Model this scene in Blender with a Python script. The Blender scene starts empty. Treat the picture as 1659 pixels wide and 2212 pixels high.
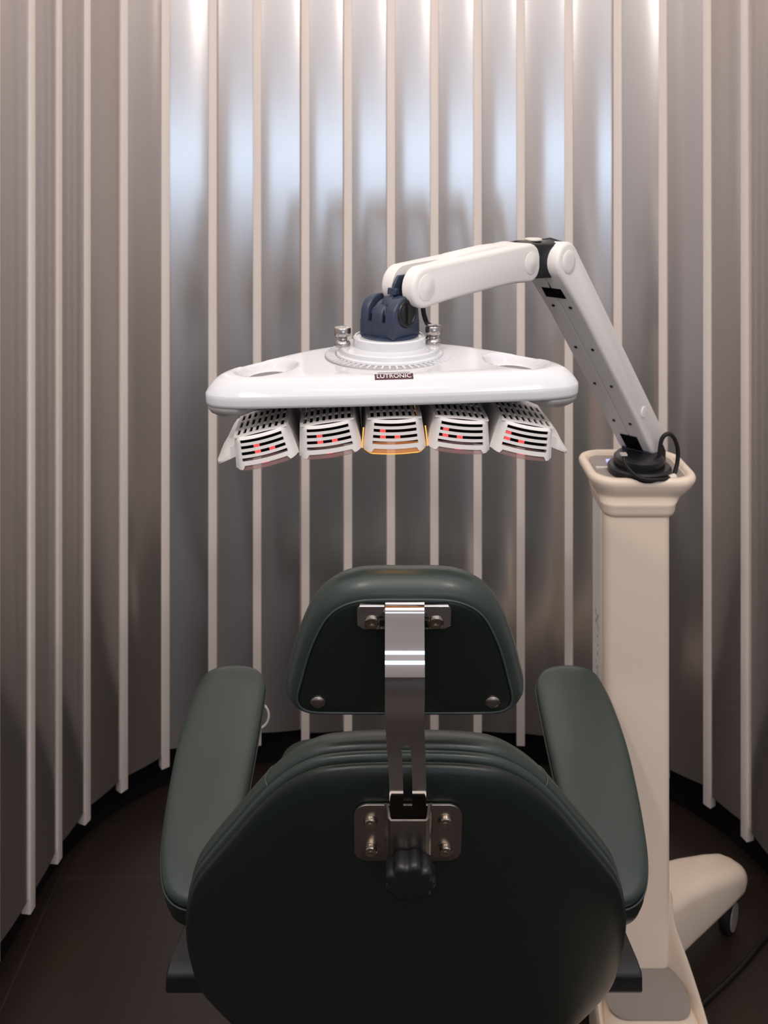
import bpy, bmesh, math, random
from mathutils import Vector, Matrix
random.seed(7)
scene = bpy.context.scene
COL = scene.collection
PI = math.pi
F, HX, HY, H = 2000.0, 829.5, 300.0, 1.5      # focal length in pixels, principal point, camera height

def V(*a): return Vector(a)
def P(px, py, d):
    """photo pixel at a chosen distance from the camera -> a point in the room"""
    return Vector(((px-HX)*d/F, d, H-(py-HY)*d/F))

# ------------------------------------------------------------------ materials
def mat(name, col, rough=0.5, metal=0.0, spec=0.5, coat=0.0, emit=None, estr=0.0, noise=None, bump=None, trans=0.0, ior=1.45, aniso=0.0, alpha=1.0):
    m = bpy.data.materials.new(name); m.use_nodes = True
    nt = m.node_tree; b = nt.nodes['Principled BSDF']
    b.inputs['Base Color'].default_value = (*col, 1)
    b.inputs['Roughness'].default_value = rough
    b.inputs['Metallic'].default_value = metal
    b.inputs['Specular IOR Level'].default_value = spec
    b.inputs['Coat Weight'].default_value = coat
    b.inputs['Coat Roughness'].default_value = 0.06
    b.inputs['Transmission Weight'].default_value = trans
    b.inputs['IOR'].default_value = ior
    b.inputs['Alpha'].default_value = alpha
    if emit:
        b.inputs['Emission Color'].default_value = (*emit, 1)
        b.inputs['Emission Strength'].default_value = estr
    tc = None
    if noise or bump:
        tc = nt.nodes.new('ShaderNodeTexCoord')
    if noise:                                    # (scale, amount) gentle colour variation
        n = nt.nodes.new('ShaderNodeTexNoise'); n.inputs['Scale'].default_value = noise[0]; n.inputs['Detail'].default_value = 4
        nt.links.new(tc.outputs['Object'], n.inputs['Vector'])
        mx = nt.nodes.new('ShaderNodeMix'); mx.data_type = 'RGBA'
        mx.inputs['A'].default_value = (*[c*(1-noise[1]) for c in col], 1)
        mx.inputs['B'].default_value = (*[min(1, c*(1+noise[1])) for c in col], 1)
        nt.links.new(n.outputs['Fac'], mx.inputs['Factor'])
        nt.links.new(mx.outputs['Result'], b.inputs['Base Color'])
    if bump:                                     # (scale, strength)
        n = nt.nodes.new('ShaderNodeTexNoise'); n.inputs['Scale'].default_value = bump[0]; n.inputs['Detail'].default_value = 3
        nt.links.new(tc.outputs['Object'], n.inputs['Vector'])
        bp = nt.nodes.new('ShaderNodeBump'); bp.inputs['Strength'].default_value = bump[1]; bp.inputs['Distance'].default_value = 0.001
        nt.links.new(n.outputs['Fac'], bp.inputs['Height'])
        nt.links.new(bp.outputs['Normal'], b.inputs['Normal'])
    if aniso:
        b.inputs['Anisotropic'].default_value = aniso
        c = nt.nodes.new('ShaderNodeCombineXYZ'); c.inputs['Z'].default_value = 1
        nt.links.new(c.outputs['Vector'], b.inputs['Tangent'])
    return m

M = {}
M['steel_wall'] = mat('brushed_steel', (0.70, 0.668, 0.657), 0.19, 1.0, aniso=0.65)
def two_lobes(m, rough, fac):
    """brushed metal: a tight streaked reflection over a broad dull one"""
    nt = m.node_tree; b = nt.nodes['Principled BSDF']; out = [n for n in nt.nodes if n.type == 'OUTPUT_MATERIAL'][0]
    c = nt.nodes.new('ShaderNodeBsdfPrincipled')
    c.inputs['Base Color'].default_value = b.inputs['Base Color'].default_value; c.inputs['Metallic'].default_value = 1; c.inputs['Roughness'].default_value = rough
    mx = nt.nodes.new('ShaderNodeMixShader'); mx.inputs['Fac'].default_value = fac
    nt.links.new(b.outputs[0], mx.inputs[1]); nt.links.new(c.outputs[0], mx.inputs[2]); nt.links.new(mx.outputs[0], out.inputs['Surface'])
two_lobes(M['steel_wall'], 0.52, 0.30)
M['fin'] = mat('cream_paint', (0.84, 0.755, 0.70), 0.45, spec=0.35, noise=(6, 0.02))
M['base_black'] = mat('black_recess', (0.006, 0.005, 0.005), 0.6, spec=0.2)
M['plaster'] = mat('pale_plaster', (0.70, 0.66, 0.66), 0.8, noise=(3, 0.03))
M['room_wall'] = mat('brown_wall', (0.20, 0.155, 0.13), 0.8, noise=(3, 0.05))
M['white_gloss'] = mat('white_gloss_plastic', (0.66, 0.66, 0.685), 0.16, spec=0.5, coat=0.3)
M['white_satin'] = mat('white_satin_plastic', (0.78, 0.75, 0.735), 0.42, spec=0.45)
M['cream_plastic'] = mat('cream_plastic', (0.82, 0.69, 0.565), 0.42, spec=0.4, noise=(5, 0.015))
M['rib_white'] = mat('rib_white', (0.38, 0.37, 0.375), 0.4)
M['grey_plastic'] = mat('grey_plastic', (0.34, 0.32, 0.315), 0.35)
M['grip_grey'] = mat('grip_grey', (0.15, 0.14, 0.14), 0.4)
M['warm_grey'] = mat('warm_grey_plastic', (0.30, 0.26, 0.24), 0.5)
M['navy'] = mat('navy_plastic', (0.030, 0.042, 0.075), 0.34, spec=0.55)
M['black_plastic'] = mat('black_plastic', (0.010, 0.010, 0.012), 0.35, spec=0.5)
M['matte_black'] = mat('matte_black', (0.004, 0.004, 0.005), 0.8, spec=0.1)
M['rubber'] = mat('black_rubber', (0.013, 0.012, 0.012), 0.45, spec=0.4)
M['chrome'] = mat('chrome', (0.80, 0.78, 0.77), 0.07, 1.0)
M['satin_steel'] = mat('satin_steel', (0.40, 0.35, 0.32), 0.30, 1.0)
M['bolt'] = mat('bolt_steel', (0.45, 0.40, 0.33), 0.2, 1.0)
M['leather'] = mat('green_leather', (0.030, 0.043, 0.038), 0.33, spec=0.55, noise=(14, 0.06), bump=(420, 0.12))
M['leather_shaded'] = mat('green_leather_shaded', (0.0085, 0.0135, 0.0112), 0.36, spec=0.5, noise=(14, 0.06), bump=(420, 0.12))  # same green leather, with the shade of rear and lower faces in its colour
M['seam'] = mat('green_piping', (0.045, 0.062, 0.055), 0.45)
M['red_badge'] = mat('dark_red_badge', (0.055, 0.004, 0.010), 0.3)
M['badge_text'] = mat('white_lettering', (0.85, 0.85, 0.85), 0.4)
M['lens'] = mat('pink_clear_tray', (0.55, 0.30, 0.29), 0.10, alpha=0.38)
M['lens_orange'] = mat('amber_clear_tray', (0.75, 0.38, 0.16), 0.12, alpha=0.40, emit=(1.0, 0.30, 0.03), estr=0.30)
M['amber_glow'] = mat('amber_lit_edge', (0.8, 0.4, 0.1), 0.3, emit=(1.0, 0.40, 0.05), estr=0.65)
M['led_red'] = mat('red_led', (0.6, 0.05, 0.05), 0.4, emit=(1.0, 0.13, 0.12), estr=0.62)
M['led_hot'] = mat('bright_red_led', (0.6, 0.02, 0.03), 0.4, emit=(1.0, 0.02, 0.06), estr=3.0)
M['led_blue'] = mat('blue_display', (0.2, 0.2, 0.6), 0.4, emit=(0.35, 0.38, 1.0), estr=1.2)
M['knurl'] = mat('turned_steel', (0.50, 0.47, 0.45), 0.20, 1.0)
M['silver'] = mat('silver_label', (0.75, 0.70, 0.64), 0.35, 0.3)
M['window_glow'] = mat('daylit_pane', (0.6, 0.7, 0.9), 0.3, emit=(0.56, 0.77, 1.0), estr=2.9)
M['frame_white'] = mat('window_frame_paint', (0.6, 0.58, 0.55), 0.4)

def floor_mat():
    m = mat('brown_tile', (0.022, 0.016, 0.0145), 0.42, spec=0.4)
    nt = m.node_tree; b = nt.nodes['Principled BSDF']
    tc = nt.nodes.new('ShaderNodeTexCoord')
    br = nt.nodes.new('ShaderNodeTexBrick')
    br.inputs['Scale'].default_value = 1.0
    br.inputs['Mortar Size'].default_value = 0.0016; br.inputs['Mortar Smooth'].default_value = 0.3
    br.inputs['Brick Width'].default_value = 1.2; br.inputs['Row Height'].default_value = 0.6
    br.offset = 0.0
    br.inputs['Color1'].default_value = (0.030, 0.0185, 0.0145, 1); br.inputs['Color2'].default_value = (0.028, 0.0172, 0.0135, 1)
    br.inputs['Mortar'].default_value = (0.045, 0.034, 0.030, 1)
    mp = nt.nodes.new('ShaderNodeMapping'); mp.inputs['Location'].default_value = (0.66, -1.88+1.8, 0)
    nt.links.new(tc.outputs['Object'], mp.inputs['Vector']); nt.links.new(mp.outputs['Vector'], br.inputs['Vector'])
    n = nt.nodes.new('ShaderNodeTexNoise'); n.inputs['Scale'].default_value = 9; n.inputs['Detail'].default_value = 5
    nt.links.new(tc.outputs['Object'], n.inputs['Vector'])
    mx = nt.nodes.new('ShaderNodeMix'); mx.data_type = 'RGBA'; mx.blend_type = 'MULTIPLY'; mx.inputs['Factor'].default_value = 0.35
    nt.links.new(br.outputs['Color'], mx.inputs['A']); nt.links.new(n.outputs['Color'], mx.inputs['B'])
    nt.links.new(mx.outputs['Result'], b.inputs['Base Color'])
    return m
M['floor'] = floor_mat()

# ------------------------------------------------------------------ object helpers
def root_loc(o):
    while o.parent: o = o.parent
    return o.location

def obj(name, bm, m, parent=None, sharp=38, kind=None, label=None, origin=None):
    """link a bmesh written in room coordinates as ONE mesh object"""
    bmesh.ops.recalc_face_normals(bm, faces=bm.faces)
    off = root_loc(parent) if parent else (origin if origin is not None else Vector((0, 0, 0)))
    if off.length > 0: bmesh.ops.translate(bm, verts=bm.verts, vec=-off)
    me = bpy.data.meshes.new(name); bm.to_mesh(me); bm.free()
    me.shade_smooth()
    if sharp is not None: me.set_sharp_from_angle(angle=math.radians(sharp))
    me.materials.append(m)
    o = bpy.data.objects.new(name, me); COL.objects.link(o)
    if parent: o.parent = parent
    elif origin is not None: o.location = origin
    if kind: o['kind'] = kind
    if label: o['label'] = label
    return o

def thing(name, loc, label, cat):
    o = bpy.data.objects.new(name, None); COL.objects.link(o)
    o.empty_display_size = 0.05
    o.location = loc; o['label'] = label; o['category'] = cat
    return o

def bevel_sharp(bm, w, seg=3, ang=30):
    bm.normal_update()
    es = [e for e in bm.edges if len(e.link_faces) == 2 and e.calc_face_angle(0) > math.radians(ang)]
    if es: bmesh.ops.bevel(bm, geom=es, offset=w, segments=seg, profile=0.5, affect='EDGES', clamp_overlap=True)
    return bm

def prism(bm, pts, o, ex, ey, en, n0, n1):
    """polygon pts (2D in ex, ey) extruded from n0 to n1 along en"""
    a = [bm.verts.new(o+ex*p[0]+ey*p[1]+en*n0) for p in pts]
    b = [bm.verts.new(o+ex*p[0]+ey*p[1]+en*n1) for p in pts]
    n = len(pts)
    bm.faces.new(a); bm.faces.new(b[::-1])
    for i in range(n): bm.faces.new((a[i], b[i], b[(i+1) % n], a[(i+1) % n]))
    return bm

def box(bm, c, sx, sy, sz, ex=V(1,0,0), ey=V(0,1,0), ez=V(0,0,1)):
    pts = [(-sx/2, -sy/2), (sx/2, -sy/2), (sx/2, sy/2), (-sx/2, sy/2)]
    return prism(bm, pts, c, ex, ey, ez, -sz/2, sz/2)

def lathe(bm, prof, o, ax=V(0,0,1), n=40, e1=None):
    """prof: list of (radius, height)"""
    ax = ax.normalized()
    e1 = (e1 or (V(1,0,0) if abs(ax.x) < 0.9 else V(0,1,0)))
    e1 = (e1-ax*e1.dot(ax)).normalized(); e2 = ax.cross(e1)
    rings = []
    for r, h in prof:
        if r < 1e-6: rings.append([bm.verts.new(o+ax*h)])
        else: rings.append([bm.verts.new(o+ax*h+(e1*math.cos(2*PI*i/n)+e2*math.sin(2*PI*i/n))*r) for i in range(n)])
    stitch(bm, rings)
    if len(rings[0]) > 1: bm.faces.new(rings[0])
    if len(rings[-1]) > 1: bm.faces.new(rings[-1])
    return bm

def stitch(bm, rings, closed=True):
    for a, b in zip(rings[:-1], rings[1:]):
        n = max(len(a), len(b))
        for i in range(n if closed else n-1):
            j = (i+1) % n
            if len(a) == 1: bm.faces.new((a[0], b[i], b[j]))
            elif len(b) == 1: bm.faces.new((a[i], b[0], a[j]))
            else: bm.faces.new((a[i], b[i], b[j], a[j]))

def loft(bm, rings, cap0=True, cap1=True):
    rv = [[bm.verts.new(p) for p in r] for r in rings]
    stitch(bm, rv)
    if cap0: bm.faces.new(rv[0])
    if cap1: bm.faces.new(rv[-1])
    return bm

def catmull(pts, n, closed=False):
    """resample a list of vectors to n points evenly along a smooth curve"""
    pts = [Vector(p) for p in pts]; k = len(pts); out = []
    segs = k if closed else k-1
    for s in range(segs):
        g = (lambda i: pts[i % k]) if closed else (lambda i: pts[min(max(i, 0), k-1)])
        p0, p1, p2, p3 = g(s-1), g(s), g(s+1), g(s+2)
        for q in range(16):
            t = q/16
            out.append(0.5*((2*p1)+(p2-p0)*t+(2*p0-5*p1+4*p2-p3)*t*t+(3*p1-p0-3*p2+p3)*t**3))
    out.append(pts[0] if closed else pts[-1])
    L = [0]
    for a, b in zip(out[:-1], out[1:]): L.append(L[-1]+(b-a).length)
    res = []; j = 0
    for i in range(n):
        s = L[-1]*i/(n if closed else n-1)
        while j < len(L)-2 and L[j+1] < s: j += 1
        t = (s-L[j])/max(1e-12, L[j+1]-L[j]); res.append(out[j].lerp(out[j+1], min(1, t)))
    return res

def tube(bm, path, r, n=12, count=60, smooth=True):
    pts = catmull(path, count) if smooth else [Vector(p) for p in path]
    up = V(0.13, 0.21, 0.97).normalized(); rings = []
    for i, p in enumerate(pts):
        t = (pts[min(i+1, len(pts)-1)]-pts[max(i-1, 0)]).normalized()
        a = up-t*up.dot(t)
        if a.length < 1e-3: a = t.orthogonal()
        a.normalize(); up = a; b = t.cross(a)
        rings.append([p+(a*math.cos(2*PI*k/n)+b*math.sin(2*PI*k/n))*r for k in range(n)])
    return loft(bm, rings)

def smoothstep(a, b, x):
    t = max(0, min(1, (x-a)/(b-a))); return t*t*(3-2*t)

def rrect(hx, hy, r, n=8):
    out = []
    for cx, cy, a0 in ((hx-r, hy-r, 0), (-hx+r, hy-r, PI/2), (-hx+r, -hy+r, PI), (hx-r, -hy+r, 1.5*PI)):
        for k in range(n+1):
            a = a0+PI/2*k/n; out.append((cx+r*math.cos(a), cy+r*math.sin(a)))
    return out

def poly_offset(pts, e):
    """move a closed 2D outline (counter-clockwise) outward by e"""
    n = len(pts); out = []
    for i in range(n):
        a = Vector(pts[i-1][:2]); b = Vector(pts[(i+1) % n][:2]); t = (b-a).normalized()
        out.append(Vector(pts[i][:2])+Vector((t.y, -t.x))*e)
    return out

def ccw(pts):
    A = sum(pts[i-1][0]*pts[i][1]-pts[i][0]*pts[i-1][1] for i in range(len(pts)))
    return pts if A > 0 else pts[::-1]

# ================================================================== SETTING
ZTOP = 2.55
FIN = [(-0.690, 1.385), (-0.679, 1.49), (-0.668, 1.60), (-0.650, 1.715), (-0.641, 1.833), (-0.619, 1.936), (-0.5685, 2.029), (-0.4957, 2.103),
       (-0.3976, 2.150), (-0.2987, 2.180), (-0.1853, 2.180), (-0.0848, 2.180), (0.0164, 2.180), (0.1188, 2.180), (0.2207, 2.180),
       (0.3221, 2.180), (0.4319, 2.165), (0.536, 2.125), (0.621, 2.065), (0.691, 1.983), (0.734, 1.890), (0.752, 1.795), (0.765, 1.69), (0.775, 1.585), (0.782, 1.48)]
FP = [Vector(p) for p in FIN]
def outn(i):
    a = FP[max(i-1, 0)]; b = FP[min(i+1, len(FP)-1)]; t = (b-a).normalized()
    return t, Vector((-t.y, t.x))           # tangent (left to right), outward normal (away from the room)
PROT = 0.004
W0, W1, WY = -0.10, 1.90, -2.4               # the daylit window behind the camera: x range, wall position
def reflect_x(p, nrm):
    d = p.normalized(); r = d-nrm*2*d.dot(nrm)
    if r.y >= -1e-3: return 99 if r.x > 0 else -99
    return p.x+r.x*(WY-p.y)/r.y
# where along each sheet (0..1) the sheet starts / stops mirroring the window
CROSS = {7: (0.5, 'W0'), 8: (0.5, 'W0'), 9: (0.25, 'W0'), 10: (0.25, 'W0'), 11: (0.28, 'W0'), 12: (0.30, 'W0'),
         13: (0.35, 'W0'), 14: (0.42, 'W0'), 15: (0.5, 'W0'), 16: (0.33, 'W0'), 17: (0.33, 'W0'), 18: (0.38, 'W0')}
TILT = {5: 0.012, 19: 0.030, 20: -0.030}
CURV = {5: 0.10, 6: 0.10, 7: 0.09, 8: 0.08}
def sheet(bm, i):
    """one gently bowed steel sheet between fin i and fin i+1"""
    t0, n0 = outn(i); t1, n1 = outn(i+1)
    a = FP[i]+n0*PROT; b = FP[i+1]+n1*PROT
    w = (b-a).length; tt = (b-a).normalized(); nn = Vector((-tt.y, tt.x))
    al = CURV.get(i, 0.105)
    def nrm(s, tilt):                         # normal facing the room; bowed towards the room
        ang = (s-0.5)*2*al+tilt
        return (-nn)*math.cos(ang)+tt*math.sin(ang)
    tilt = TILT.get(i, 0.0)
    c = CROSS.get(i)
    if c:
        tgt = W0 if c[1] == 'W0' else W1
        best = 9e9
        for k in range(-300, 301):
            tl = k*0.001
            e = abs(reflect_x(a.lerp(b, c[0]), nrm(c[0], tl))-tgt)+0.15*abs(tl)
            if e < best: best, tilt = e, tl
    tilt = max(-0.17, min(0.17, tilt))
    N = 14; cols = []; hm = max(w*tilt*0.5, -w*tilt*0.5)
    for k in range(N+1):
        s = k/N; q = a.lerp(b, s)
        # integrate slope: depth towards the room h(s), dh/ds = -w*tan(angle)
        h = -w*(tilt*(s-0.5)+al*(s*s-s))
        q = q-nn*(h-hm-0.0005)
        cols.append((bm.verts.new((q.x, q.y, 0.0985)), bm.verts.new((q.x, q.y, ZTOP))))
    for k in range(N): bm.faces.new((cols[k][0], cols[k+1][0], cols[k+1][1], cols[k][1]))
def wall(name, i0, i1):
    bm = bmesh.new()
    for i in range(i0, i1): sheet(bm, i)
    ex = bmesh.ops.extrude_face_region(bm, geom=list(bm.faces))   # sheet thickness
    vs = [g for g in ex['geom'] if isinstance(g, bmesh.types.BMVert)]
    for v in vs:
        p = Vector((v.co.x, v.co.y)); j = min(range(len(FP)), key=lambda k: (FP[k]-p).length); n = outn(j)[1]
        v.co.x += n.x*0.006; v.co.y += n.y*0.006
    return obj(name, bm, M['steel_wall'], kind='structure', sharp=30)
wall('wall_left', 0, 7); wall('wall_back', 7, 17); wall('wall_right', 17, len(FP)-1)

for k, i in enumerate(range(len(FP))):
    t, n = outn(i); bm = bmesh.new()
    ex = V(t.x, t.y, 0); ey = V(n.x, n.y, 0); hw = 0.0096
    prism(bm, [(-hw, 0), (hw, 0), (hw, PROT+0.014), (-hw, PROT+0.014)], V(FP[i].x, FP[i].y, 0), ex, ey, V(0,0,1), 0.070, ZTOP)
    bevel_sharp(bm, 0.0012, 2)
    obj('trim_%d' % (k+1), bm, M['fin'], kind='structure')

# recessed black skirting following the wall
def skirting(name, i0, i1):
    bm = bmesh.new(); a, b = [], []
    pts = [FP[i]+outn(i)[1]*0.044 for i in range(i0, i1+1)]
    pts = [(p.x, p.y, 0) for p in pts]; pts = catmull(pts, 8*len(pts))
    rings = []
    for i, p in enumerate(pts):
        t = (pts[min(i+1, len(pts)-1)]-pts[max(i-1, 0)]).normalized(); n = V(-t.y, t.x, 0)
        rings.append([p+V(0,0,0.0), p+V(0,0,0.13), p+n*0.012+V(0,0,0.13), p+n*0.012])
    loft(bm, rings)
    obj(name, bm, M['base_black'], kind='structure', sharp=30)
skirting('baseboard_left', 0, 7); skirting('baseboard_back', 7, 17); skirting('baseboard_right', 17, len(FP)-1)

# floor, ceiling and the rest of the room behind the camera
bm = bmesh.new(); box(bm, V(0.05, 0, -0.025), 4.4, 5.2, 0.05); obj('floor', bm, M['floor'], kind='structure', sharp=30)
bm = bmesh.new(); box(bm, V(0.05, 0, ZTOP+0.03), 4.4, 5.2, 0.06); obj('ceiling', bm, M['plaster'], kind='structure', sharp=30)
bm = bmesh.new()                                        # plain wall behind the camera with an opening for the window
zs = (1.16, 1.55)
for (x0, x1, z0, z1) in ((-2.15, W0, 0, ZTOP), (W1, 2.25, 0, ZTOP), (W0, W1, 0, zs[0]), (W0, W1, zs[1], ZTOP)):
    box(bm, V((x0+x1)/2, WY-0.05, (z0+z1)/2), x1-x0, 0.1, z1-z0)
obj('wall_front', bm, M['plaster'], kind='structure', sharp=30)
bm = bmesh.new(); box(bm, V((W0+W1)/2, WY-0.03, sum(zs)/2), W1-W0, 0.01, zs[1]-zs[0])
win = obj('window_1', bm, M['window_glow'], kind='structure', sharp=30)
for nm, x0, y1, x1, y0 in (('wall_left_return', -0.695, 1.33, -2.15, 1.33), ('wall_right_return', 0.79, 1.42, 2.25, 1.42)):
    bm = bmesh.new(); box(bm, V((x0+x1)/2, y1+0.03, ZTOP/2), abs(x1-x0), 0.06, ZTOP); obj(nm.replace('_return', '_1'), bm, M['plaster'], kind='structure', sharp=30)
for nm, x in (('wall_left_2', -2.15), ('wall_right_2', 2.25)):
    bm = bmesh.new(); box(bm, V(x, -0.5, ZTOP/2), 0.06, 4.0, ZTOP); obj(nm, bm, M['plaster'], kind='structure', sharp=30)

# ================================================================== CHAIR
CX = 0.0277
TH = math.radians(18)
BV = V(0, -math.sin(TH), math.cos(TH)); BN = V(0, -math.cos(TH), -math.sin(TH)); BX = V(1, 0, 0)
def on_plane(px, py, o, n):
    r = V((px-HX)/F, 1, -(py-HY)/F); c = V(0, 0, H)
    return c+r*((o-c).dot(n)/r.dot(n))
BO = P(882, 1790, 1.12); BO.x = CX
BO2 = BO+BN*0.0155                                       # the flat rear face lies in front of the widest line of the shell
chair = thing('treatment_chair', (CX, 1.36, 0), 'dark green leather reclining treatment chair seen from behind, under the white lamp head', 'chair')

def bl(px, py, o=BO, n=BN, v=BV):
    p = on_plane(px, py, o, n)-o
    return (p.dot(BX), p.dot(v))
def sym(half):
    """half outline (x<=0) from top centre down the left to bottom centre -> full closed outline, ccw, resampled"""
    L = [(0 if x > -0.003 else x, y) for x, y in half]
    R = [(-x, y) for x, y in L[::-1] if x < -1e-4]
    return ccw([tuple(p) for p in catmull([V(x, y, 0).xy.to_3d() for x, y in L+R], 160, True)])
def rings3(outline, prof, o, v, n, spine=(0.0, 0.0), x0=0.0):
    """prof: list of (offset outwards, depth away from the back plane)"""
    out = []
    ol = [(p[0], p[1]) for p in outline]
    for e, w in prof:
        if e > -0.03: q = poly_offset(ol, e)
        else:
            cx = sum(p[0] for p in ol)/len(ol); cy = sum(p[1] for p in ol)/len(ol)
            m = max(abs(p[0]-cx) for p in ol); k = 1+e/m
            q = [Vector((cx+(p[0]-cx)*k, cy+(p[1]-cy)*k)) for p in ol]
        out.append([o+BX*p[0]+v*p[1]-n*w for p in q])
    return out

# backrest: rear shell, welt, front cushion
half = [(880,1650),(800,1651),(735,1655),(680,1664),(620,1692),(560,1742),(500,1810),(450,1868),(420,1908),(406,1945),(401,1985),(404,2040),(415,2090),(432,2135),(475,2185),(530,2235),(600,2285),(700,2322),(800,2335),(880,2337)]
bo = sym([bl(x, y) for x, y in half])
bo = [(p[0], p[1]) for p in bo]
bm = bmesh.new()
loft(bm, rings3(bo, [(-0.20, -0.0185), (-0.12, -0.018), (-0.06, -0.0165), (-0.036, -0.0150), (-0.024, -0.0132), (-0.015, -0.0105), (-0.008, -0.0072), (-0.003, -0.0038), (0, 0.0), (-0.001, 0.0035), (-0.006, 0.0075), (-0.03, 0.0085)], BO, BV, BN))
back = obj('backrest', bm, M['leather_shaded'], chair, sharp=None)
bm = bmesh.new()
loft(bm, rings3(bo, [(-0.03, 0.0075), (-0.0065, 0.0082), (-0.0015, 0.0105), (0.0008, 0.0145), (-0.001, 0.0185), (-0.006, 0.0215), (-0.03, 0.022)], BO, BV, BN))
obj('welt', bm, M['leather'], back, sharp=None)
bm = bmesh.new()
loft(bm, rings3(bo, [(-0.03, 0.0205), (-0.0065, 0.0212), (-0.002, 0.024), (0.0, 0.030), (-0.001, 0.037), (-0.005, 0.046), (-0.012, 0.054), (-0.024, 0.061), (-0.05, 0.068), (-0.10, 0.072), (-0.18, 0.074)], BO, BV, BN))
cush = obj('back_cushion', bm, M['leather'], chair, sharp=None)
for s in (-1, 1):                                            # short cross seams on the cushion edge
    bm = bmesh.new()
    i = min(range(160), key=lambda k: (bo[k][0]-s*0.186)**2+(bo[k][1]-bl(527, 1722)[1])**2)
    a, b = Vector(bo[i-1]), Vector(bo[(i+1) % 160]); t = (b-a).normalized(); on = Vector((t.y, -t.x)); p0 = Vector(bo[i])
    path = [p0+on*e for e in (-0.006, -0.0017, 0.0003, -0.0022, -0.0080)]
    ws = (0.0218, 0.0242, 0.031, 0.041, 0.050)
    tube(bm, [BO+BX*p.x+BV*p.y-BN*w for p, w in zip(path, ws)], 0.0010, 8, 20)
    obj('seam', bm, M['seam'], cush)

# headrest
HTH = math.radians(20)
HV = V(0, -math.sin(HTH), math.cos(HTH)); HN = V(0, -math.cos(HTH), -math.sin(HTH))
HO = P(874, 1420, 1.035); HO.x = 0.0238
hh = [(876,1296),(820,1296),(775,1299),(735,1312),(705,1336),(682,1375),(664,1420),(650,1470),(641,1506),(645,1525),(662,1537),(690,1541),(760,1542),(876,1542)]
ho = sym([bl(x, y, HO, HN, HV) for x, y in hh])
bm = bmesh.new()
loft(bm, rings3(ho, [(-0.01, 0.004), (-0.001, 0.001), (0.001, 0.0012), (0.0055, 0.0032), (0.0100, 0.008), (0.0140, 0.014), (0.0152, 0.022), (0.0130, 0.033), (0.005, 0.044), (-0.006, 0.053), (-0.022, 0.059), (-0.06, 0.062), (-0.10, 0.063)], HO, HV, HN))
head = obj('headrest', bm, M['leather'], chair, sharp=None)
bm = bmesh.new(); loft(bm, rings3(ho, [(-0.08, -0.0012), (-0.03, -0.001), (-0.006, -0.0006), (-0.002, 0.0012), (-0.001, 0.006)], HO, HV, HN))
obj('back_panel', bm, M['leather_shaded'], head, sharp=None)
bm = bmesh.new(); pth = [HO+BX*p.x+HV*p.y-HN*0.0008 for p in poly_offset(ho, -0.0005)]
n = len(pth); rg = []
for i, p in enumerate(pth):
    t = (pth[(i+1) % n]-pth[i-1]).normalized(); a = HN; b = t.cross(a).normalized()
    rg.append([p+(a*math.cos(2*PI*k/8)+b*math.sin(2*PI*k/8))*0.0012 for k in range(8)])
rv = [[bm.verts.new(q) for q in r] for r in rg]; stitch(bm, rv+[rv[0]])
obj('piping', bm, M['seam'], head, sharp=None)
def hp(px, py, w=0.0): return on_plane(px, py, HO, HN)+HN*w
for px in (687, 1064):
    bm = bmesh.new(); c = hp(px, 1514)
    lathe(bm, [(0.0083, 0.0), (0.0085, 0.0018), (0.0070, 0.0036), (0.004, 0.0046), (0, 0.0050)], c, HN, 28); obj('stud', bm, M['satin_steel'], head, label='round steel stud')
# chrome strap from headrest to backrest
for sg in (-1, 1):
    bm = bmesh.new()
    x0, x1 = ((771, 831), (914, 973))[sg > 0]
    c0 = hp(x0, 1301); c1 = hp(x1, 1350)
    cx = ((c0+c1)/2); wx = abs(c1.x-c0.x); hz = abs((c1-c0).dot(HV))
    pts = [(-wx/2, -hz/2), (wx/2, -hz/2), (wx/2, hz/2), (-wx/2, hz/2)]
    ch = 0.006
    if sg < 0: pts = [(-wx/2+ch, -hz/2), (wx/2, -hz/2), (wx/2, hz/2), (-wx/2+0.003, hz/2), (-wx/2, hz/2-0.004), (-wx/2, -hz/2+ch)]
    else: pts = [(-wx/2, -hz/2), (wx/2-ch, -hz/2), (wx/2, -hz/2+ch), (wx/2, hz/2-0.004), (wx/2-0.003, hz/2), (-wx/2, hz/2)]
    prism(bm, pts, cx, BX, HV, HN, 0.0, 0.0060); bevel_sharp(bm, 0.0008, 2)
    tab = obj('mounting_tab', bm, M['chrome'], head, label='chrome mounting tab with a bolt')
    bm = bmesh.new(); c = hp((804, 941)[sg > 0], 1334, 0.006)
    lathe(bm, [(0.0088, 0.0), (0.0088, 0.0012), (0.0076, 0.0026), (0.0060, 0.0030), (0.0032, 0.0030), (0.0028, 0.0012), (0, 0.0012)], c, HN, 26); obj('bolt', bm, M['bolt'], head)
path = [P(874, y, d) for y, d in ((1303, 1.0065), (1311, 1.0025), (1320, 0.9990), (1360, 0.9958), (1395, 0.9928), (1412, 0.9908), (1430, 0.9880), (1450, 0.9858), (1474, 0.9846), (1502, 0.9868), (1540, 0.9975), (1570, 1.0105), (1600, 1.0245), (1640, 1.0420), (1700, 1.0645), (1762, 1.0850))]
for p in path: p.x = 0.0222+0.0055*smoothstep(0.99, 1.08, p.y)
ctr = catmull(path, 140)
SW = 0.0212
def strap_frame(i):
    t = (ctr[min(i+1, 139)]-ctr[max(i-1, 0)]).normalized(); return t, t.cross(V(1,0,0)).normalized()
slot0 = min(range(140), key=lambda i: abs((H-ctr[i].z)*F/ctr[i].y+HY-1606))
bm = bmesh.new(); rings = []
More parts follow.
